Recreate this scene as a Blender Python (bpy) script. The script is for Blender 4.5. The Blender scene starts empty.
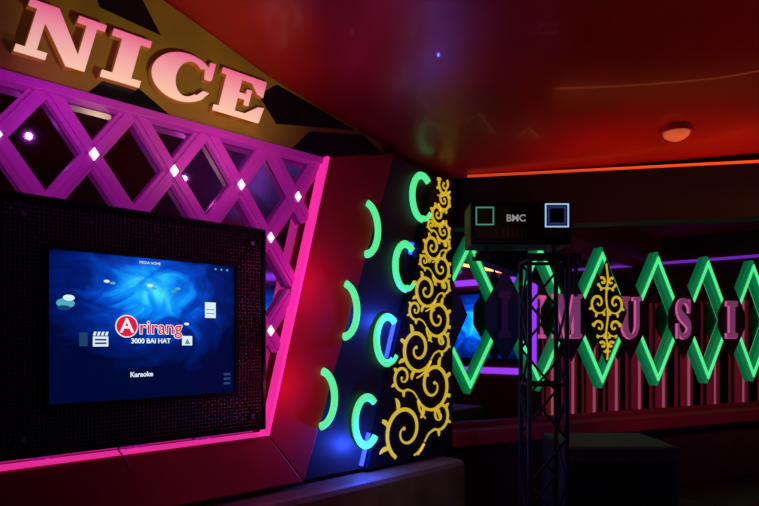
import bpy, bmesh, math, random
from mathutils import Matrix, Vector
random.seed(4)
sc=bpy.context.scene
sc.view_settings.view_transform='Standard'
try: sc.view_settings.look='None'
except Exception: pass
C=bpy.context.collection

# ---------------------------------------------------------------- materials
def P(name,col,rough=.5,metal=0,emit=None,es=0,coat=0,spec=None):
    m=bpy.data.materials.new(name); m.use_nodes=True
    b=m.node_tree.nodes['Principled BSDF']
    b.inputs['Base Color'].default_value=(*col,1)
    b.inputs['Roughness'].default_value=rough
    b.inputs['Metallic'].default_value=metal
    if emit: 
        b.inputs['Emission Color'].default_value=(*emit,1); b.inputs['Emission Strength'].default_value=es
    if coat: b.inputs['Coat Weight'].default_value=coat
    if spec is not None: b.inputs['Specular IOR Level'].default_value=spec
    return m
def noisy(m,scale,amt,bump=0.0,detail=4):
    nt=m.node_tree; b=nt.nodes['Principled BSDF']
    tc=nt.nodes.new('ShaderNodeTexCoord'); n=nt.nodes.new('ShaderNodeTexNoise')
    n.inputs['Scale'].default_value=scale; n.inputs['Detail'].default_value=detail
    nt.links.new(tc.outputs['Object'],n.inputs['Vector'])
    c=b.inputs['Base Color'].default_value[:]
    r=nt.nodes.new('ShaderNodeValToRGB')
    r.color_ramp.elements[0].position=.3; r.color_ramp.elements[1].position=.7
    r.color_ramp.elements[0].color=(c[0]*(1-amt),c[1]*(1-amt),c[2]*(1-amt),1)
    r.color_ramp.elements[1].color=(min(1,c[0]*(1+amt)),min(1,c[1]*(1+amt)),min(1,c[2]*(1+amt)),1)
    nt.links.new(n.outputs['Fac'],r.inputs[0]); nt.links.new(r.outputs[0],b.inputs['Base Color'])
    if bump:
        bp=nt.nodes.new('ShaderNodeBump'); bp.inputs['Strength'].default_value=bump; bp.inputs['Distance'].default_value=.02
        nt.links.new(n.outputs['Fac'],bp.inputs['Height']); nt.links.new(bp.outputs[0],b.inputs['Normal'])
    return m

M_red=noisy(P('red_lacquer',(.46,.012,.026),.55),3,.15)
M_ceil=noisy(P('red_stretch_ceiling',(.42,.018,.010),.34,coat=.12),1.3,.40,.10)
M_gold=noisy(P('olive_gold_board',(.36,.26,.025),.5),6,.2)
M_blk=P('black_lacquer',(.006,.006,.009),.3,spec=.3)
M_blkm=P('matte_black',(.006,.005,.006),.6,spec=.2)
M_mirror=P('dark_mirror',(.45,.45,.5),.05,1)
M_mirror2=P('tinted_mirror',(.66,.66,.70),.02,1)
M_lat=P('magenta_lattice_glow',(.45,.05,.38),.4,emit=(.50,.015,.42),es=.24)  # LED light on the bars put in as an even glow
M_latedge=P('magenta_led_edge',(.8,.1,.5),.4,emit=(1,.03,.38),es=.75)
M_white=P('white_led_diamond',(1,1,1),.4,emit=(.95,.8,.95),es=1.2)
M_goldleaf=P('gold_leaf_scroll',(.75,.55,.04),.4,.0,emit=(.95,.70,.03),es=.55)  # brightness of the gold put in as a glow of its own
M_neon=P('green_neon',(.1,.7,.3),.4,emit=(.09,.88,.30),es=.95)
M_neond=P('green_frame',(.04,.30,.13),.4,emit=(.005,.50,.15),es=.28)  # green light on the frames put in as a faint glow
M_blue=P('blue_led',(.05,.1,1),.4,emit=(.03,.06,1),es=2.5)
M_plast=P('black_plastic',(.004,.004,.005),.45,spec=.2)
M_steel=P('dark_steel',(.012,.012,.014),.45,.3)
M_chrome=P('chrome_stud',(.3,.3,.3),.35,1)
M_sofa=noisy(P('taupe_leather',(.15,.11,.075),.6),9,.25,.3)
M_maroon=noisy(P('maroon_leather',(.03,.004,.006),.5),9,.25,.3)
M_wall=noisy(P('black_wall_paint',(.012,.01,.014),.6),5,.3)
M_floor=noisy(P('dark_floor_tile',(.02,.012,.012),.25),4,.4)
M_cab=noisy(P('grey_cabinet_vinyl',(.04,.038,.036),.6),20,.3,.1)
M_ora=P('amber_led',(1,.3,.05),.4,emit=(1,.09,.015),es=.5)
M_lamp=P('peach_lamp_glass',(.8,.3,.15),.4,emit=(1,.2,.06),es=.3)
M_mus=P('mauve_letter',(.35,.12,.32),.35,emit=(.40,.09,.28),es=.34)  # light on the letter faces put in as glow
M_pinkh=P('pink_letter_halo',(.8,.2,.5),.35,emit=(.9,.15,.45),es=.55)  # pink side light put in as a glowing copy behind each letter
M_musd=P('unlit_letter',(.10,.03,.10),.35)
M_dkred=noisy(P('dark_red_wall',(.14,.008,.016),.5),4,.3)

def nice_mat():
    m=P('letter_glow_gradient',(.5,.3,.3),.5); nt=m.node_tree; b=nt.nodes['Principled BSDF']
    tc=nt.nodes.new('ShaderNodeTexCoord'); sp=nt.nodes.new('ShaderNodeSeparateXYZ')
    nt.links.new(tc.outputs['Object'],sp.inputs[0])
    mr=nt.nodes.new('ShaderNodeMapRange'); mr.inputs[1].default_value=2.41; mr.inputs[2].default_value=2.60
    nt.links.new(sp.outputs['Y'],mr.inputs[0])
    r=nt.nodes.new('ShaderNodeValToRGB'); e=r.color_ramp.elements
    e[0].color=(1,.66,.42,1); e[1].color=(.85,.06,.26,1); e.new(.45).color=(.95,.42,.42,1)  # light on the letters put into the glow, cream below to pink above
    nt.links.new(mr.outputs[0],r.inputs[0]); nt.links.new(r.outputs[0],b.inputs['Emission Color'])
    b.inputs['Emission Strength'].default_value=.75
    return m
M_nice=nice_mat()
M_niceside=P('letter_return',(.5,.2,.05),.4,emit=(.8,.25,.03),es=.12)  # warm light on the letter sides put in as a glow

def frame_mat():
    m=P('perforated_bezel',(.008,.008,.010),.4,.0,spec=.25); nt=m.node_tree; b=nt.nodes['Principled BSDF']
    tc=nt.nodes.new('ShaderNodeTexCoord'); v=nt.nodes.new('ShaderNodeTexVoronoi')
    v.inputs['Scale'].default_value=75; v.inputs['Randomness'].default_value=0
    nt.links.new(tc.outputs['Object'],v.inputs['Vector'])
    bp=nt.nodes.new('ShaderNodeBump'); bp.inputs['Strength'].default_value=.9; bp.inputs['Distance'].default_value=.006
    nt.links.new(v.outputs['Distance'],bp.inputs['Height']); nt.links.new(bp.outputs[0],b.inputs['Normal'])
    return m
M_bezel=frame_mat()

def screen_mat(name,cx,cy,sc_=1.0,strength=1.0):
    m=bpy.data.materials.new(name); m.use_nodes=True; nt=m.node_tree
    b=nt.nodes['Principled BSDF']; b.inputs['Base Color'].default_value=(.003,.003,.006,1); b.inputs['Roughness'].default_value=.3
    b.inputs['Specular IOR Level'].default_value=.1
    tc=nt.nodes.new('ShaderNodeTexCoord')
    mp=nt.nodes.new('ShaderNodeMapping'); mp.inputs['Location'].default_value=(-cx,-cy,0)
    nt.links.new(tc.outputs['Object'],mp.inputs[0])
    mp2=nt.nodes.new('ShaderNodeMapping'); mp2.inputs['Scale'].default_value=(2.5*sc_,3.5*sc_,0)
    nt.links.new(mp.outputs[0],mp2.inputs[0])
    n=nt.nodes.new('ShaderNodeTexNoise'); n.inputs['Scale'].default_value=2.2; n.inputs['Detail'].default_value=3; n.inputs['Distortion'].default_value=2.2
    nt.links.new(mp2.outputs[0],n.inputs['Vector'])
    va=nt.nodes.new('ShaderNodeMixRGB'); va.blend_type='ADD'; va.inputs[0].default_value=.75
    nt.links.new(mp2.outputs[0],va.inputs[1]); 
    sub=nt.nodes.new('ShaderNodeVectorMath'); sub.operation='SUBTRACT'; sub.inputs[1].default_value=(.5,.5,.5)
    nt.links.new(n.outputs['Color'],sub.inputs[0]); nt.links.new(sub.outputs[0],va.inputs[2])
    ln=nt.nodes.new('ShaderNodeVectorMath'); ln.operation='LENGTH'; nt.links.new(va.outputs[0],ln.inputs[0])
    r=nt.nodes.new('ShaderNodeValToRGB'); e=r.color_ramp.elements
    e[0].color=(.07,.75,1,1); e[0].position=0
    e[1].color=(.0,.002,.03,1); e[1].position=1
    e.new(.2).color=(.003,.28,.9,1); e.new(.40).color=(.0,.055,.48,1); e.new(.65).color=(.0,.010,.15,1)
    nt.links.new(ln.outputs['Value'],r.inputs[0]); nt.links.new(r.outputs[0],b.inputs['Emission Color'])
    b.inputs['Emission Strength'].default_value=strength
    return m

# ---------------------------------------------------------------- helpers
def wallM(p,d):
    dx,dy=d; L=math.hypot(dx,dy); dx/=L; dy/=L
    return Matrix(((dx,0,dy,p[0]),(dy,0,-dx,p[1]),(0,1,0,0),(0,0,0,1)))
A=wallM((-1.19,1.88),(608,600))      # media wall : local x along wall, y up, z out of wall
B=wallM((1.31,4.2),(.906,.423))      # mirror wall
I4=Matrix.Identity(4)
def root(name,M=I4):
    e=bpy.data.objects.new(name,None); C.objects.link(e); e.empty_display_size=.1; e.matrix_world=M; return e
class MB:
    def __init__(s): s.v=[];s.f=[];s.m=[]
    def prism(s,poly,h0,h1,mi=0):
        a=sum(poly[i][0]*poly[(i+1)%len(poly)][1]-poly[(i+1)%len(poly)][0]*poly[i][1] for i in range(len(poly)))
        if a<0: poly=poly[::-1]
        n=len(poly); o=len(s.v)
        s.v+=[(p[0],p[1],h0) for p in poly]+[(p[0],p[1],h1) for p in poly]
        s.f.append(list(range(o+n-1,o-1,-1))); s.f.append(list(range(o+n,o+2*n)))
        for i in range(n):
            j=(i+1)%n; s.f.append([o+i,o+j,o+n+j,o+n+i])
        s.m+=[mi]*(n+2)
    def bar(s,p,q,w,h0,h1,mi=0,ext=0):
        d=Vector((q[0]-p[0],q[1]-p[1])); d.normalize(); nn=Vector((-d.y,d.x))*w/2; e=d*ext
        p=Vector(p[:2])-e; q=Vector(q[:2])+e
        s.prism([tuple(p+nn),tuple(p-nn),tuple(q-nn),tuple(q+nn)],h0,h1,mi)
    def diamond(s,c,a,b,h0,h1,mi=0):
        s.prism([(c[0]-a,c[1]),(c[0],c[1]-b),(c[0]+a,c[1]),(c[0],c[1]+b)],h0,h1,mi)
    def ring(s,outer,inner,h0,h1,mi=0):
        n=len(outer)
        for i in range(n):
            j=(i+1)%n; s.prism([outer[i],outer[j],inner[j],inner[i]],h0,h1,mi)
    def box(s,x0,x1,y0,y1,z0,z1,mi=0): s.prism([(x0,y0),(x1,y0),(x1,y1),(x0,y1)],z0,z1,mi)
    def tube(s,p,q,r,mi=0,n=8):
        p=Vector(p);q=Vector(q);d=(q-p).normalized(); u=d.orthogonal().normalized(); w=d.cross(u); o=len(s.v)
        for c in (p,q):
            for i in range(n):
                a=2*math.pi*i/n; s.v.append(tuple(c+u*math.cos(a)*r+w*math.sin(a)*r))
        for i in range(n):
            j=(i+1)%n; s.f.append([o+i,o+j,o+n+j,o+n+i]); s.m.append(mi)
        s.f.append([o+i for i in range(n)][::-1]); s.f.append([o+n+i for i in range(n)]); s.m+=[mi,mi]
    def path(s,pts,rs,mi=0,n=8,flat=1):
        o=len(s.v); N=len(pts)
        for k,p in enumerate(pts):
            p=Vector(p); a=Vector(pts[max(0,k-1)]); b=Vector(pts[min(N-1,k+1)]); d=(b-a).normalized()
            u=Vector((-d.y,d.x,0)).normalized(); w=Vector((0,0,1)); r=rs if isinstance(rs,(int,float)) else rs[k]
            for i in range(n):
                t=2*math.pi*i/n; s.v.append(tuple(p+u*math.cos(t)*r+w*math.sin(t)*r*flat))
        for k in range(N-1):
            for i in range(n):
                j=(i+1)%n; s.f.append([o+k*n+i,o+k*n+j,o+(k+1)*n+j,o+(k+1)*n+i]); s.m.append(mi)
        s.f.append([o+i for i in range(n)][::-1]); s.f.append([o+(N-1)*n+i for i in range(n)]); s.m+=[mi,mi]
    def build(s,name,mats,parent=None,M=None,bevel=0,smooth=False):
        me=bpy.data.meshes.new(name); me.from_pydata(s.v,[],s.f)
        for m in (mats if isinstance(mats,list) else [mats]): me.materials.append(m)
        for p,mi in zip(me.polygons,s.m): p.material_index=mi; p.use_smooth=smooth
        bm=bmesh.new(); bm.from_mesh(me); bmesh.ops.recalc_face_normals(bm,faces=bm.faces); bm.to_mesh(me); bm.free()
        ob=bpy.data.objects.new(name,me); C.objects.link(ob)
        if parent: ob.parent=parent
        elif M is not None: ob.matrix_world=M
        if bevel:
            b=ob.modifiers.new('bevel','BEVEL'); b.width=bevel; b.segments=2; b.limit_method='ANGLE'
        return ob
def text(name,s,x,y,h,size,mat,parent,ext=.001,align='LEFT'):
    cu=bpy.data.curves.new(name,'FONT'); cu.body=s; cu.size=size; cu.extrude=ext; cu.align_x=align; cu.align_y='CENTER'
    cu.materials.append(mat); ob=bpy.data.objects.new(name,cu); C.objects.link(ob); ob.parent=parent; ob.location=(x,y,h); return ob
def area(name,loc,target,size,power,col,sy=None):
    l=bpy.data.lights.new(name,'AREA'); l.energy=power; l.color=col; l.size=size
    if sy: l.shape='RECTANGLE'; l.size_y=sy
    o=bpy.data.objects.new(name,l); C.objects.link(o); o.location=loc
    o.rotation_euler=(Vector(target)-Vector(loc)).to_track_quat('-Z','Y').to_euler(); return o
def spot(name,loc,target,ang,power,col,r=.02):
    l=bpy.data.lights.new(name,'SPOT'); l.energy=power; l.color=col; l.shadow_soft_size=r; l.spot_size=math.radians(ang); l.spot_blend=.8
    o=bpy.data.objects.new(name,l); C.objects.link(o); o.location=loc
    o.rotation_euler=(Vector(target)-Vector(loc)).to_track_quat('-Z','Y').to_euler(); return o
def point(name,loc,power,col,r=.02):
    l=bpy.data.lights.new(name,'POINT'); l.energy=power; l.color=col; l.shadow_soft_size=r
    o=bpy.data.objects.new(name,l); C.objects.link(o); o.location=loc; return o
def aw(M,s,z,h): return tuple(M@Vector((s,z,h)))

# ---------------------------------------------------------------- ceiling profile
CP=[(-2.6,2.95),(1.4,2.95),(1.9,2.895),(2.26,2.78),(2.59,2.635),(2.96,2.535),(3.15,2.485),(3.45,2.435),(3.75,2.43)]
def ceilz(y):
    for (a,b),(c,d) in zip(CP,CP[1:]):
        if a<=y<=c: return b+(d-b)*(y-a)/(c-a)
    return CP[-1][1]
def cat(ps,k):
    out=[]
    for i in range(len(ps)-1):
        p0=ps[max(0,i-1)];p1=ps[i];p2=ps[i+1];p3=ps[min(len(ps)-1,i+2)]
        for j in range(k):
            t=j/k
            out.append(tuple(.5*((2*p1[a])+(-p0[a]+p2[a])*t+(2*p0[a]-5*p1[a]+4*p2[a]-p3[a])*t*t+(-p0[a]+3*p1[a]-3*p2[a]+p3[a])*t**3) for a in range(2)))
    out.append(ps[-1]); return out
cp=CP+[(3.8,2.75),(6.4,2.75)]
v=[];f=[]
for (y,z) in cp: v+=[(-3.6,y,z),(5.3,y,z)]
for i in range(len(cp)-1): f.append([2*i,2*i+1,2*i+3,2*i+2])
me=bpy.data.meshes.new('ceiling'); me.from_pydata(v,[],f); me.materials.append(M_ceil)
for p in me.polygons: p.use_smooth = p.index<8
ce=bpy.data.objects.new('ceiling',me); C.objects.link(ce)
sm=ce.modifiers.new('thick','SOLIDIFY'); sm.thickness=-.03

m=MB(); m.box(-3.6,5.3,-2.6,6.4,-.05,0); m.build('floor',M_floor)
m=MB(); m.box(5.2,5.3,-2.6,6.4,0,3.0); m.build('wall_right',M_dkred)
m=MB(); m.box(-3.6,5.3,-2.7,-2.6,0,3.0); m.build('wall_front',M_wall)
m=MB(); m.prism([(-3.2,0),(2.219,0),(2.219,2.42),(1.6,2.53),(1.0,2.62),(.5,2.8),(0,2.9),(-.7,2.95),(-3.2,2.95)],-.22,-.04); m.build('wall_left',M_dkred,M=A)
m=MB(); m.box(-1.2,4.29,0,2.75,-.12,-.01); m.build('wall_back',M_wall,M=B)
m=MB(); pa=A@Vector((2.219,0,-.04)); m.box(.27,pa.x-.0,pa.y+.01,3.72,0,2.43); m.build('wall_return',M_blk)

# ---------------------------------------------------------------- media wall boards
def edge_in(z): return .965+(z-1.10)*.266
def edge_out(z): return 1.155+(z-.872)*.364
bw=root('media_wall_panel',A)
m=MB()
top=[(s,ceilz(1.88+.7024*s)-.003) for s in (1.69,1.5,1.25,1.0,.75,.5,.25,0,-.4,-1.2)]
m.prism([(-1.2,2.345),(1.30,2.345),(1.69,2.455)]+top[0:],-.04,.0)
m.build('gold_board',M_gold,bw)
m=MB()
def tri(*p): m.prism(list(p),.0,.004)
tri((.26,2.347),(.56,2.347),(.36,2.46))
tri((1.12,2.347),(1.29,2.347),(1.69,2.458),(1.55,2.515),(1.22,2.45))
tri((1.04,2.44),(1.50,2.525),(1.24,2.575),(1.04,2.61),(.95,2.54))
tri((-.9,2.347),(-.12,2.347),(-.02,2.52),(.02,2.64),(-.5,2.8))
tri((.30,2.66),(.52,2.64),(.40,2.82),(.25,2.84))
m.build('black_triangle_inlays',M_blk,bw)
m=MB()
m.prism([(edge_in(1.1),1.10),(edge_out(.872),.872),(edge_out(2.454),2.450),(1.305,2.345),(edge_in(2.34),2.34)],-.04,.05)
m.prism([(-1.2,1.10),(-1.2,.90),(1.155,.872),(edge_in(1.1),1.10)],-.04,.05)
m.build('red_frame',M_red,bw,bevel=.006)
m=MB()
m.bar((edge_in(1.1)-.004,1.10),(edge_in(2.34)-.004,2.34),.014,0,.056)
m.bar((-1.2,1.104),(edge_in(1.1),1.104),.010,0,.056)
m.build('pink_led_edge',M_latedge,bw)

# lattice
lat=root('diamond_lattice_screen',A)
m=MB(); m.prism([(-1.2,1.10),(edge_in(1.1),1.10),(edge_in(2.34),2.345),(-1.2,2.345)],-.04,-.035); m.build('mirror_backing',M_mirror,lat)
m=MB(); w=MB()
for j in range(7):
    z0=2.34-.2*j
    for n in range(-6,6):
        s0=.423+.29*n+(.145 if j%2 else 0)
        if z0>1.15 and s0<edge_in(z0)-.02 and j>0: w.diamond((s0,z0),.017,.023,.012,.018)
        for sg in (-1,1):
            p=[s0,z0]; q=[s0+sg*.145,z0-.2]
            if q[1]<1.10: t=(z0-1.10)/.2; q=[p[0]+(q[0]-p[0])*t,1.10]
            if z0<=1.10 : continue
            fp=edge_in(p[1])-p[0]; fq=edge_in(q[1])-q[0]
            if fp<0 and fq<0: continue
            if fp<0 or fq<0:
                t=fp/(fp-fq); x=[p[0]+(q[0]-p[0])*t,p[1]+(q[1]-p[1])*t]
                if fp<0: p=x
                else: q=x
            m.bar(p,q,.056,-.03,.0); m.bar(p,q,.026,0,.010)
m.bar((-1.2,2.325),(edge_in(2.32),2.325),.030,-.03,.03)
m.build('lattice_bars',M_lat,lat,bevel=.003); w.build('node_diamonds',M_white,lat)

# ---------------------------------------------------------------- letters
def glyph(ch):
    def arc(cx,cy,rx,ry,a0,a1,n=18): return [(cx+rx*math.cos(math.radians(a0+(a1-a0)*i/n)),cy+ry*math.sin(math.radians(a0+(a1-a0)*i/n))) for i in range(n+1)]
    def strip(o,i): return [o+i[::-1]]
    def r(x0,x1,y0,y1): return [(x0,y0),(x1,y0),(x1,y1),(x0,y1)]
    if ch=='N': return [r(0,.38,0,.13),r(.11,.25,.05,.95),[(0,1),(.36,1),(.89,.0),(.64,0),(.13,.87),(0,.87)],r(.75,.89,0,.95),r(.62,1,.87,1)]
    if ch=='I': return [r(.0,1,0,.14),r(.0,1,.86,1),r(.26,.74,.05,.95)]
    if ch=='C':
        o=arc(.5,.5,.52,.52,42,322,30); i=arc(.59,.5,.22,.39,48,312,30)
        return strip(o,i)+[r(.87,.97,.62,1.0),[(.80,.9),(.95,.84),(.95,.60),(.84,.60)],[(.66,.03),(.86,.12),(.98,.32),(.87,.34)]]
    if ch=='E': return [r(.0,.9,0,.13),r(.0,.9,.87,1),r(.10,.42,0,1),r(.35,.64,.44,.57),r(.57,.67,.32,.69),[(.80,.66),(.93,.62),(.93,1),(.60,1),(.62,.90)],[(.60,.10),(.60,0),(.96,0),(1.0,.38),(.87,.36)]]
    if ch=='M': return [r(0,.28,0,.09),r(.08,.17,0,1),r(0,.3,.91,1),[(.02,1),(.30,1),(.56,.2),(.46,0),(.42,0),(.10,.9)],[(.44,0),(.52,0),(.82,1),(.70,1)],r(.70,.93,0,1),r(.62,1,0,.09),r(.70,1,.91,1)]
    if ch=='U':
        o=arc(.5,.34,.38,.36,180,360); i=arc(.55,.34,.19,.25,180,360)
        return [r(0,.45,.91,1),r(.12,.36,.3,1)]+strip(o,i)+[r(.74,.88,.3,1),r(.62,1,.91,1)]
    if ch=='S':
        c=cat([(.84,.78),(.68,.92),(.45,.95),(.24,.86),(.2,.72),(.34,.58),(.6,.46),(.8,.33),(.78,.15),(.56,.05),(.34,.07),(.16,.24)],4)
        n=len(c); L=[];R=[]
        for k,p in enumerate(c):
            a=c[max(0,k-1)];b=c[min(n-1,k+1)];d=Vector((b[0]-a[0],b[1]-a[1])).normalized(); w=.05+.075*math.sin(math.pi*k/(n-1))**2
            L.append((p[0]-d.y*w,p[1]+d.x*w)); R.append((p[0]+d.y*w,p[1]-d.x*w))
        return strip(L,R)+[r(.80,.89,.64,1),r(.1,.19,0,.38)]
def letter(mb,ch,x,y,wd,ht,h0,h1,shear=0,mi=0):
    for k,p in enumerate(glyph(ch)): mb.prism([(x+a*wd+shear*b*ht,y+b*ht) for a,b in p],h0,h1+k*.00025,mi)
sg=root('nice_sign_lettering',A)
for ch,x,wd in (('N',.030,.235),('I',.290,.135),('C',.455,.235),('E',.715,.22)):
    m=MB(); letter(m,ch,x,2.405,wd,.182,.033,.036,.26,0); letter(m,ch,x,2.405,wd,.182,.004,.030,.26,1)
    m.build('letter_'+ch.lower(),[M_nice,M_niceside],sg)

# ---------------------------------------------------------------- television
tv=root('television',A)
m=MB(); ox0,ox1,oy0,oy1=-.017,.923,1.139,1.948; ix0,ix1,iy0,iy1=.105,.803,1.282,1.803
m.ring([(ox0,oy0),(ox1,oy0),(ox1,oy1),(ox0,oy1)],[(ix0,iy0),(ix1,iy0),(ix1,iy1),(ix0,iy1)],.012,.08)
m.build('bezel',M_bezel,tv,bevel=.004)
m=MB(); g=.012
m.ring([(ix0,iy0),(ix1,iy0),(ix1,iy1),(ix0,iy1)],[(ix0+g,iy0+g),(ix1-g,iy0+g),(ix1-g,iy1-g),(ix0+g,iy1-g)],.03,.085)
m.ring([(ox0-.006,oy0-.006),(ox1+.006,oy0-.006),(ox1+.006,oy1+.006),(ox0-.006,oy1+.006)],[(ox0+.006,oy0+.006),(ox1-.006,oy0+.006),(ox1-.006,oy1-.006),(ox0+.006,oy1-.006)],.012,.086)
m.build('trim',M_plast,tv)
m=MB(); m.box(ix0-.02,ix1+.02,iy0-.02,iy1+.02,.012,.055); m.build('housing',M_plast,tv)
m=MB(); m.box(ix0+.012,ix1-.012,iy0+.012,iy1-.012,.055,.068); m.build('screen',screen_mat('karaoke_screen',.46,1.67,1,1.2),tv)
m=MB()
for x in (.045,.865):
    for y in (1.195,1.89): m.tube((x,y,.08),(x,y,.09),.009,n=12)
m.build('corner_studs',M_chrome,tv,smooth=False)
E=lambda n,c,s: P(n,(0,0,0),.5,emit=c,es=s)
Mw=E('icon_white',(.75,.9,1),.95); Mr=E('logo_red',(.85,.01,.05),.9); Mc=E('icon_cyan',(.1,.6,.8),.7); Mg=E('icon_green',(.15,.5,.3),.6); Mdk=E('icon_shade',(.02,.1,.3),.5)
H=.0685
def disc(mb,c,r,h0,h1,mi=0,ry=None,n=20): mb.prism([(c[0]+r*math.cos(2*math.pi*i/n),c[1]+(ry or r)*math.sin(2*math.pi*i/n)) for i in range(n)],h0,h1,mi)
m=MB(); disc(m,(.368,1.548),.040,H,H+.0004,0); disc(m,(.368,1.548),.036,H,H+.0008,1); m.build('logo_disc',[Mw,Mr],tv)
text('logo_initial','A',.368,1.548,H+.0015,.070,Mw,tv,.0003,'CENTER').data.offset=.001
text('logo_text_outline','rirang',.410,1.543,H+.0006,.068,Mw,tv,.0002).data.offset=.0028
text('logo_text','rirang',.410,1.543,H+.0015,.068,Mr,tv,.0003).data.offset=.0004
text('logo_subtitle','3000 BAI HAT',.382,1.496,H+.001,.024,Mw,tv,.0003).data.offset=.0007
text('menu_caption','Karaoke',.42,1.378,H+.001,.024,Mw,tv,.0003,'CENTER').data.offset=.0006
text('header_caption','MEDIA HOME',.45,1.775,H+.001,.013,Mw,tv,.0003,'CENTER')
m=MB()
m.box(.255,.305,1.478,1.512,H,H+.001,0); 
for k in range(4): m.prism([(.255+k*.013,1.515),(.263+k*.013,1.515),(.267+k*.013,1.528),(.259+k*.013,1.528)],H,H+.001,0)
m.box(.261,.299,1.486,1.492,H,H+.0015,3); m.box(.261,.299,1.498,1.504,H,H+.0015,3)
disc(m,(.17,1.62),.028,H,H+.0006,1,.016); disc(m,(.18,1.638),.018,H,H+.001,0,.010); disc(m,(.165,1.605),.020,H,H+.001,3,.008)
m.box(.665,.71,1.585,1.645,H,H+.001,0); m.box(.670,.705,1.60,1.604,H,H+.0015,1); m.box(.670,.705,1.615,1.619,H,H+.0015,1)
m.box(.572,.612,1.480,1.515,H,H+.001,0); m.prism([(.582,1.485),(.592,1.505),(.604,1.485)],H,H+.0015,2)
for x,y,mi in ((.30,1.70,0),(.32,1.695,1),(.45,1.695,0),(.465,1.685,1),(.54,1.68,2),(.555,1.69,1),(.42,1.72,1),(.56,1.54,2),(.59,1.56,0)): disc(m,(x,y),.010,H,H+.0008,mi,.005)
m.box(.212,.238,1.48,1.525,H,H+.001,3)
for k in range(3): m.box(.745,.775,1.325+.018*k,1.334+.018*k,H,H+.001,3)
for k in range(3): disc(m,(.71+.025*k,1.775),.004,H,H+.001,1)
m.build('screen_icons',[Mw,Mc,Mg,Mdk],tv)
m=MB(); m.path([(.34,1.135,.055),(.345,1.115,.057),(.36,1.095,.057),(.375,1.07,.057),(.38,1.05,.057)],.0025,0,6); m.build('hanging_cable',P('grey_cable',(.4,.35,.35),.5),tv,smooth=True)

# ---------------------------------------------------------------- neon panel + scroll panel
npn=root('green_neon_panel',A)
pA=(edge_out(2.45),2.447);pB=(2.061,2.425);pC=(1.547,.867);pD=(edge_out(.872),.872)
M_blkp=P('black_panel_paint',(.016,.016,.022),.5)
m=MB(); m.prism([pA,pB,pC,pD],-.035,.01); m.build('backing',M_blkp,npn)
m=MB()
def arcpts(c,rx,ry,a0,a1,h,n=22): return [(c[0]+rx*math.cos(math.radians(a0+(a1-a0)*i/n)),c[1]+ry*math.sin(math.radians(a0+(a1-a0)*i/n)),h) for i in range(n+1)]
for c in ((1.965,2.27),(1.835,1.885),(1.70,1.50),(1.555,1.10)): m.path(arcpts(c,.078,.118,50,318,.03),.020,0,8,.7)
for c in ((1.515,2.04),(1.375,1.64),(1.235,1.235)): m.path(arcpts(c,.085,.125,-88,80,.062),.019,0,8,.7)
m.build('neon_arcs',M_neon,npn,smooth=True)
m=MB(); 
for a,b in ((.01,.11),(.35,.48),(.70,.74)):
    q=lambda t:(pC[0]+(pB[0]-pC[0])*t-.022,pC[1]+(pB[1]-pC[1])*t); m.bar(q(a),q(b),.020,.01,.02)
m.build('blue_led_strip',M_blue,npn)

def inside(p,poly):
    c=False;n=len(poly)
    for i in range(n):
        a=poly[i];b=poly[(i+1)%n]
        if (a[1]>p[1])!=(b[1]>p[1]) and p[0]<(b[0]-a[0])*(p[1]-a[1])/(b[1]-a[1])+a[0]: c=not c
    return c
RC=[0]
def ribbon(mb,pts,ws,h):
    n=len(pts); RC[0]+=1; top=h+.004+(RC[0]%7)*.0003
    L=[];R=[]
    for k in range(n):
        a=pts[max(0,k-1)];b=pts[min(n-1,k+1)];d=Vector((b[0]-a[0],b[1]-a[1])).normalized()
        L.append((pts[k][0]-d.y*ws[k],pts[k][1]+d.x*ws[k]));R.append((pts[k][0]+d.y*ws[k],pts[k][1]-d.x*ws[k]))
    for k in range(n-1): mb.prism([L[k],L[k+1],R[k+1],R[k]],h,top)
def run(mb,pts,wf,poly,h):
    q=[];ws=[]
    n=len(pts)
    for i,p in enumerate(pts):
        if not inside(p,poly):
            if len(q)>3: ribbon(mb,q,ws,h)
            q=[];ws=[]; continue
        q.append(p); ws.append(wf(i/(n-1)))
    if len(q)>3: ribbon(mb,q,ws,h)
def volute(mb,c,r,a0,sgn,turns,w,poly,h,leaves=5,tail=None):
    N=44; pts=[]
    for i in range(N+1):
        t=i/N; rr=r*(1-t)**.85*.92+r*.10; a=a0+sgn*turns*2*math.pi*t
        pts.append((c[0]+rr*math.cos(a),c[1]+rr*math.sin(a)))
    if tail: pts=cat([tail,((tail[0]+pts[0][0])/2-(pts[0][1]-tail[1])*.12*sgn,(tail[1]+pts[0][1])/2+(pts[0][0]-tail[0])*.12*sgn),pts[0]],5)[:-1]+pts
    run(mb,pts,lambda t:w*(.22+.78*math.sin(math.pi*min(1,.08+t*.9))**1.4),poly,h)
    if inside(pts[-1],poly): disc(mb,pts[-1],w*.95,h,h+.004,0,n=12)
    for k in range(leaves):
        t=.04+.42*k/max(1,leaves); i=int(N*t); rr=r*(1-t)**.85*.92+r*.10; a=a0+sgn*turns*2*math.pi*t
        p=(c[0]+rr*math.cos(a),c[1]+rr*math.sin(a)); aa=a+sgn*.9; l=r*.46; q=[]
        for j in range(9):
            q.append(p); p=(p[0]+math.cos(aa)*l/8,p[1]+math.sin(aa)*l/8); aa-=sgn*.16
        run(mb,q,lambda t:w*1.1*math.sin(math.pi*(.1+.86*t))**.8,poly,h)
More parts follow.
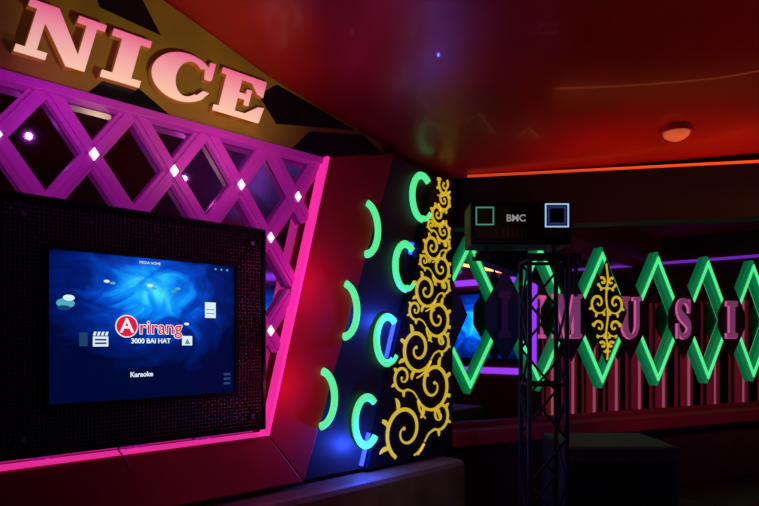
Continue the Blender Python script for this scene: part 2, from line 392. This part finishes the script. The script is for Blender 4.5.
def inset(poly,d):
    cx=sum(p[0] for p in poly)/len(poly);cy=sum(p[1] for p in poly)/len(poly)
    out=[]; n=len(poly)
    for i in range(n):
        a=Vector(poly[i-1]);b=Vector(poly[i]);c=Vector(poly[(i+1)%n])
        e1=(b-a).normalized();e2=(c-b).normalized(); n1=Vector((-e1.y,e1.x));n2=Vector((-e2.y,e2.x))
        if n1.dot(Vector((cx,cy))-b)<0:n1=-n1
        if n2.dot(Vector((cx,cy))-b)<0:n2=-n2
        out.append(tuple(b+(n1+n2)*(d/max(.15,(1+n1.dot(n2))))))
    return out
sp=root('gold_scroll_panel',A)
poly=[pC,(2.215,.87),(2.215,2.42),(2.061,2.425)]
m=MB(); m.prism(poly,-.035,.04); m.build('backing',M_blk,sp)
ip=inset(poly,.022)
m=MB()
def xl(z): return pC[0]+(pB[0]-pC[0])*(z-pC[1])/(pB[1]-pC[1])
z=.86;k=0; prev=(1.85,.885)
while z<2.34:
    wd=2.195-xl(z+.1); r=max(.058,wd*.27); sgn=1 if k%2 else -1
    cz=z+r*1.0
    L_=xl(cz)+.03; Rr=2.195
    cx=(Rr-r*1.04) if sgn>0 else (L_+r*1.14)
    a0=math.radians(-150) if sgn>0 else math.radians(-30)
    wv=.0045+.020*r
    volute(m,(cx,cz),r,a0,sgn,1.55,wv*1.35,ip,.041,5,prev)
    r2=r*.50; ox=(L_+r2*1.3) if sgn>0 else (Rr-r2*1.15)
    if wd>.2: volute(m,(ox,cz+r*.35),r2,math.radians(-60 if sgn>0 else -120),-sgn,1.3,wv,ip,.041,3,(cx-sgn*r*.9,cz-r*.45))
    prev=(cx-sgn*r*.95,cz+r*.30)
    z+=r*1.5; k+=1
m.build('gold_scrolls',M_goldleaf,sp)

# ---------------------------------------------------------------- mirror wall
mw=root('mirror_wall_panel',B)
m=MB(); m.box(-1.18,4.2,.97,2.5,-.01,0); m.build('mirror',M_mirror2,mw)
gl=root('green_diamond_lattice',B)
a=MB();b=MB()
for n in range(-2,7):
    c=(.290+.56*n,1.66)
    def dm(x,y): return [(c[0]-x,c[1]),(c[0],c[1]-y),(c[0]+x,c[1]),(c[0],c[1]+y)]
    a.ring(dm(.284,.508),dm(.225,.402),.002,.040)
    b.ring(dm(.262,.469),dm(.241,.431),.0405,.052)
a.build('frames',M_neond,gl,bevel=.004); b.build('neon_tubes',M_neon,gl)
ms=root('music_sign_lettering',B)
m=MB()
for n in range(-1,6):
    cx=-.012+.56*n; m.prism([(cx-.165,1.66+.06),(cx-.165,1.66-.06),(cx,1.66-.31),(cx+.165,1.66-.06),(cx+.165,1.66+.06),(cx,1.66+.31)],.054,.064)
m.diamond((-1.013,1.66),.15,.30,.054,.064)
m.build('black_plaques',M_blk,ms,bevel=.003)
for ch,n,wd in (('I',-1,.10),('M',0,.25),('U',1,.22),('S',2,.18),('I',3,.13),('C',4,.22)):
    m=MB(); x=-.030+.56*n-wd/2 - (.03 if ch=='M' else 0)
    letter(m,ch,x,1.515,wd,.30,.0765,.082); letter(m,ch,x-.008,1.511,wd,.30,.065,.074,0,1)
    m.build('letter_'+ch.lower(),[M_mus,M_pinkh] if n>=0 else [M_musd,M_musd],ms)
gd=root('gold_scroll_diamond',B)
cx=.285; zc0=1.70
m=MB(); m.diamond((cx,zc0),.195,.37,.0835,.0885); m.build('backing',M_blk,gd)
ip=[(cx-.186,zc0),(cx,zc0-.355),(cx+.186,zc0),(cx,zc0+.355)]
m=MB()
for zc,r,xo in ((1.46,.045,.040),(1.59,.070,.072),(1.76,.078,.082),(1.91,.050,.042)):
    for sgn in (-1,1): volute(m,(cx+sgn*xo,zc),r,math.radians(-90-sgn*60),sgn,1.25,.0090,ip,.089,4)
run(m,[(cx+.008*math.sin(i*.7),zc0-.34+.68*i/24) for i in range(25)],lambda t:.006,ip,.089)
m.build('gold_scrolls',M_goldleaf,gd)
m=MB(); m.box(-1.15,4.2,.86,.95,0,.20,0); m.box(-1.15,4.2,.95,.975,0,.03,0); m.build('mirror_ledge',M_red,M=B,bevel=.005)
m=MB(); m.box(-1.15,4.2,0,.86,0,.06); m.build('wainscot',M_maroon,M=B)

# bulkhead
def by(x): return 3.537-.194*x
m=MB(); m.prism([(.30,by(.3)+.02),(5.2,by(5.2)),(5.2,by(5.2)+.14),(.30,by(.3)+.16)],2.15,2.50); m.build('ceiling_bulkhead',M_blkm)
m=MB(); m.prism([(.5,by(.5)-.045),(5.1,by(5.1)-.045),(5.1,by(5.1)-.022),(.5,by(.5)-.022)],2.425,2.434); m.build('trim_led_strip',M_ora)

# right wall things seen in the mirrors
M_c1=P('crimson_curtain',(.5,.02,.06),.6,emit=(.7,.03,.10),es=.13); M_c2=P('pink_curtain_fold_glow',(.7,.2,.3),.6,emit=(.9,.20,.34),es=.45); M_c3=P('black_curtain_stripe',(.04,.005,.012),.7)  # light put into the fabric as glow, pink on the fold crests
cur=MB()
pts=[];N=340
for i in range(N+1):
    y=2.2+3.2*i/N; pts.append((5.07+.05*math.sin(i*.42)+.02*math.sin(i*.23),y))
for i in range(N):
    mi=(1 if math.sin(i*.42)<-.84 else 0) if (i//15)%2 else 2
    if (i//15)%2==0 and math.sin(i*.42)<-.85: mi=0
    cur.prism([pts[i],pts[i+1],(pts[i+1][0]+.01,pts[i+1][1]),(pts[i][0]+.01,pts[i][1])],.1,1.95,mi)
cur.build('stage_curtain',[M_c1,M_c2,M_c3],smooth=True)
RW=wallM((5.2,1.95),(0,-1))
t2=root('wall_monitor',RW)
m=MB(); m.ring([(-.02,1.17),(1.47,1.17),(1.47,2.25),(-.02,2.25)],[(.04,1.23),(1.41,1.23),(1.41,2.19),(.04,2.19)],.01,.07); m.build('bezel',M_plast,t2,bevel=.004)
m=MB(); m.box(.03,1.42,1.22,2.20,.01,.05); m.build('screen',screen_mat('second_screen',.7,1.75,.42,2.6),t2)
m=MB()
x0,x1=-.20,1.67
m.ring([(x0,1.0),(x1,1.0),(x1,2.42),(x0,2.42)],[(x0+.09,1.09),(x1-.09,1.09),(x1-.09,2.33),(x0+.09,2.33)],.0,.03)
m.build('violet_surround',P('violet_led',(.3,.1,.8),.4,emit=(.40,.05,1),es=1.3),t2)
ns=root('added_mirror_bars',RW)  # glowing bars added on the unseen wall for the mirrors to reflect
m=MB()
for x,col in ((-2.2,0),(1.80,1),(2.35,0),(3.0,1),(3.8,0)):
    m.bar((x,.9),(x+.3,2.2),.03,.0,.02,col); m.bar((x+.3,.9),(x,2.2),.03,.02,.04,col)
m.bar((-3.1,2.45),(-.3,2.45),.03,.0,.03,2)
m.build('mirror_bars',[P('orange_bar_glow',(1,.2,.03),.4,emit=(1,.10,.02),es=1),E('teal_bar_glow',(.02,.4,.45),.8),E('violet_bar_glow',(.35,.05,1),.6)],ns)

# ---------------------------------------------------------------- light stand tower
tw=root('lighting_truss_stand')
cx,cy=.750,2.75; hw=.083
m=MB()
L=[(cx-hw,cy-hw),(cx+hw,cy-hw),(cx+hw,cy+hw),(cx-hw,cy+hw)]
for x,y in L: m.tube((x,y,.03),(x,y,1.88),.011)
for i in range(4):
    p=L[i];q=L[(i+1)%4]; k=0; z=.06
    while z<1.8:
        z2=min(1.86,z+.2); a_,b_=(p,q) if k%2==0 else (q,p)
        m.tube((a_[0],a_[1],z),(b_[0],b_[1],z2),.006,n=6); z=z2;k+=1
    for z in (.06,.7,1.3,1.86): m.tube((p[0],p[1],z),(q[0],q[1],z),.008,n=6)
m.box(cx-.12,cx+.12,cy-.12,cy+.12,0,.03)
m.tube((.44,cy,1.885),(.92,cy,1.885),.014); m.tube((.44,cy+.1,1.885),(.92,cy+.1,1.885),.010)
m.tube((.49,cy,1.885),(.49,cy,1.923),.012); m.tube((.80,cy,1.885),(.80,cy,1.923),.012)
m.tube((.90,cy,1.70),(.90,cy,1.90),.010)
m.build('truss_frame',M_steel,tw)
sb=root('stage_light_bar')
m=MB(); m.box(.405,.855,2.66,2.86,1.925,2.115); m.box(.42,.84,2.64,2.66,1.94,2.10); m.build('housing',M_plast,sb,bevel=.008)
FW=wallM((0,2.64),(1,0))
fe=bpy.data.objects.new('front_panel',None); C.objects.link(fe); fe.parent=sb; fe.matrix_local=FW
def sq(x,y,r,t,h0,h1,mat,nm):
    m=MB(); m.ring([(x-r,y-r),(x+r,y-r),(x+r,y+r),(x-r,y+r)],[(x-r+t,y-r+t),(x+r-t,y-r+t),(x+r-t,y+r-t),(x-r+t,y+r-t)],h0,h1); m.build(nm,mat,fe)
sq(.463,2.045,.040,.005,0,.006,P('aperture_green',(.05,.2,.12),.4,emit=(.08,.5,.35),es=.5),'aperture_left')
sq(.780,2.048,.052,.005,0,.006,P('aperture_blue',(.2,.3,.5),.4,emit=(.40,.75,1),es=.8),'aperture_right')
sq(.780,2.048,.040,.008,0,.004,P('aperture_violet',(.1,.05,.3),.4,emit=(.1,.1,.5),es=.2),'aperture_inner')
text('label','BMC',.60,2.035,.002,.042,E('label_grey',(.5,.5,.5),.5),fe,.0005,'CENTER').data.offset=.0008
m=MB()
for k in range(7): m.box(.54+.02*k,.55+.02*k,1.955,1.99,0,.003)
m.build('vents',M_steel,fe)

# ---------------------------------------------------------------- furniture
so=root('sofa',A)
m=MB(); m.box(-.8,2.19,.40,.845,-.035,.16); m.build('backrest',M_sofa,so,bevel=.03)
m=MB(); 
for k in range(4): m.box(-.8+.74*k,-.07+.74*k,.25,.44,.17,.52)
m.build('seat_cushions',M_sofa,so,bevel=.04)
m=MB(); m.box(-.8,2.15,.0,.25,-.03,.50); m.build('base',M_blkm,so)
so2=root('sofa',B)
m=MB(); m.box(-.2,3.2,.4,.80,.07,.20); m.build('backrest',M_maroon,so2,bevel=.03)
m=MB()
for k in range(4): m.box(-.2+.85*k,.64+.85*k,.22,.44,.21,.75)
m.build('seat_cushions',M_maroon,so2,bevel=.04)
m=MB(); m.box(-.2,3.2,.0,.22,.07,.70); m.build('base',M_blkm,so2)
ca=root('speaker_cabinet')
m=MB(); m.box(.93,1.49,2.98,3.44,.04,.97); m.build('body',M_cab,ca,bevel=.012)
m=MB(); m.box(.97,1.45,2.965,2.98,.09,.90); m.build('grille',M_blkm,ca,bevel=.004)
m=MB()
for x in (.99,1.43):
    for y in (3.04,3.38): m.tube((x,y,0),(x,y,.045),.02)
m.build('feet',M_blkm,ca)
tb=root('coffee_table')
m=MB(); m.box(.55,1.9,1.2,1.75,.52,.56); m.build('top',M_blk,tb,bevel=.006)
m=MB()
for x in (.62,1.83):
    for y in (1.27,1.68): m.box(x-.025,x+.025,y-.025,y+.025,0,.52)
m.build('legs',M_steel,tb)

cl=root('ceiling_lamp')
m=MB()
zc=ceilz(2.95)-.012
disc(m,(1.46,2.95),.075,zc-.004,zc+.02,0,.06); m.build('rim',M_red,cl)
m=MB(); 
for k in range(5): disc(m,(1.46,2.95),.06*math.cos(k*.28),zc-.008-.007*k-.007,zc-.006-.007*k,0)
m.build('shade',M_lamp,cl,smooth=True)

# ---------------------------------------------------------------- lights
spot('ceiling_fill_red',(2.3,1.7,.7),(1.9,2.4,2.8),110,16,(1,.09,.05),.05)  # unseen fill added to light the ceiling red
area('amber_cove',(2.2,2.90,2.2),(2.2,3.2,2.5),2.6,3.6,(1,.20,.05),.05)
for s,z,p,c in ((.15,2.24,.8,(.75,.1,1)),(.75,2.2,.75,(1,.1,.8)),(1.12,1.75,1.1,(1,.06,.45)),(1.02,1.3,1.0,(1,.05,.25)),(-.4,2.2,.7,(.6,.1,1))):
    point('lattice_led',aw(A,s,z,.20),p,c,.01)
spot('sign_light',aw(A,.6,2.0,.8),aw(A,.6,2.55,0),75,11,(1,.75,.35),.02)
point('blue_glow',aw(A,1.50,.98,.12),5.0,(.03,.08,1),.01); point('blue_glow',aw(A,1.70,1.6,.12),3,(.03,.08,1),.01)
spot('frame_wash',(.9,1.2,2.2),aw(A,1.25,1.4,0),65,9,(1,.35,.28),.03)  # unseen fill added to brighten the red frame
spot('ledge_wash',(2.2,3.0,2.1),aw(B,1.1,.9,.1),80,8,(1,.3,.2),.03)
spot('sofa_wash',(.7,2.2,1.6),aw(A,1.9,.7,.1),60,2.6,(1,.8,.6),.02)  # small unseen spot added to brighten the sofa
spot('cabinet_wash',(1.3,2.5,2.1),(1.2,3.2,.97),50,2.0,(1,.85,.8),.02)  # unseen overhead spot added to bring out the cabinet top
point('violet_wash',(4.6,1.2,2.5),7,(.45,.1,1),.02)  # added violet fill, colours the right wall for the mirror reflections
w=bpy.data.worlds.new('w'); sc.world=w; w.use_nodes=True
w.node_tree.nodes['Background'].inputs[0].default_value=(.02,.012,.015,1); w.node_tree.nodes['Background'].inputs[1].default_value=.4

cam=bpy.data.cameras.new('cam'); cam.sensor_width=36; cam.lens=600/759*36; cam.shift_y=87/759; cam.clip_start=.05
co=bpy.data.objects.new('camera',cam); C.objects.link(co); co.location=(0,0,1.5); co.rotation_euler=(math.pi/2,0,0)
sc.camera=co
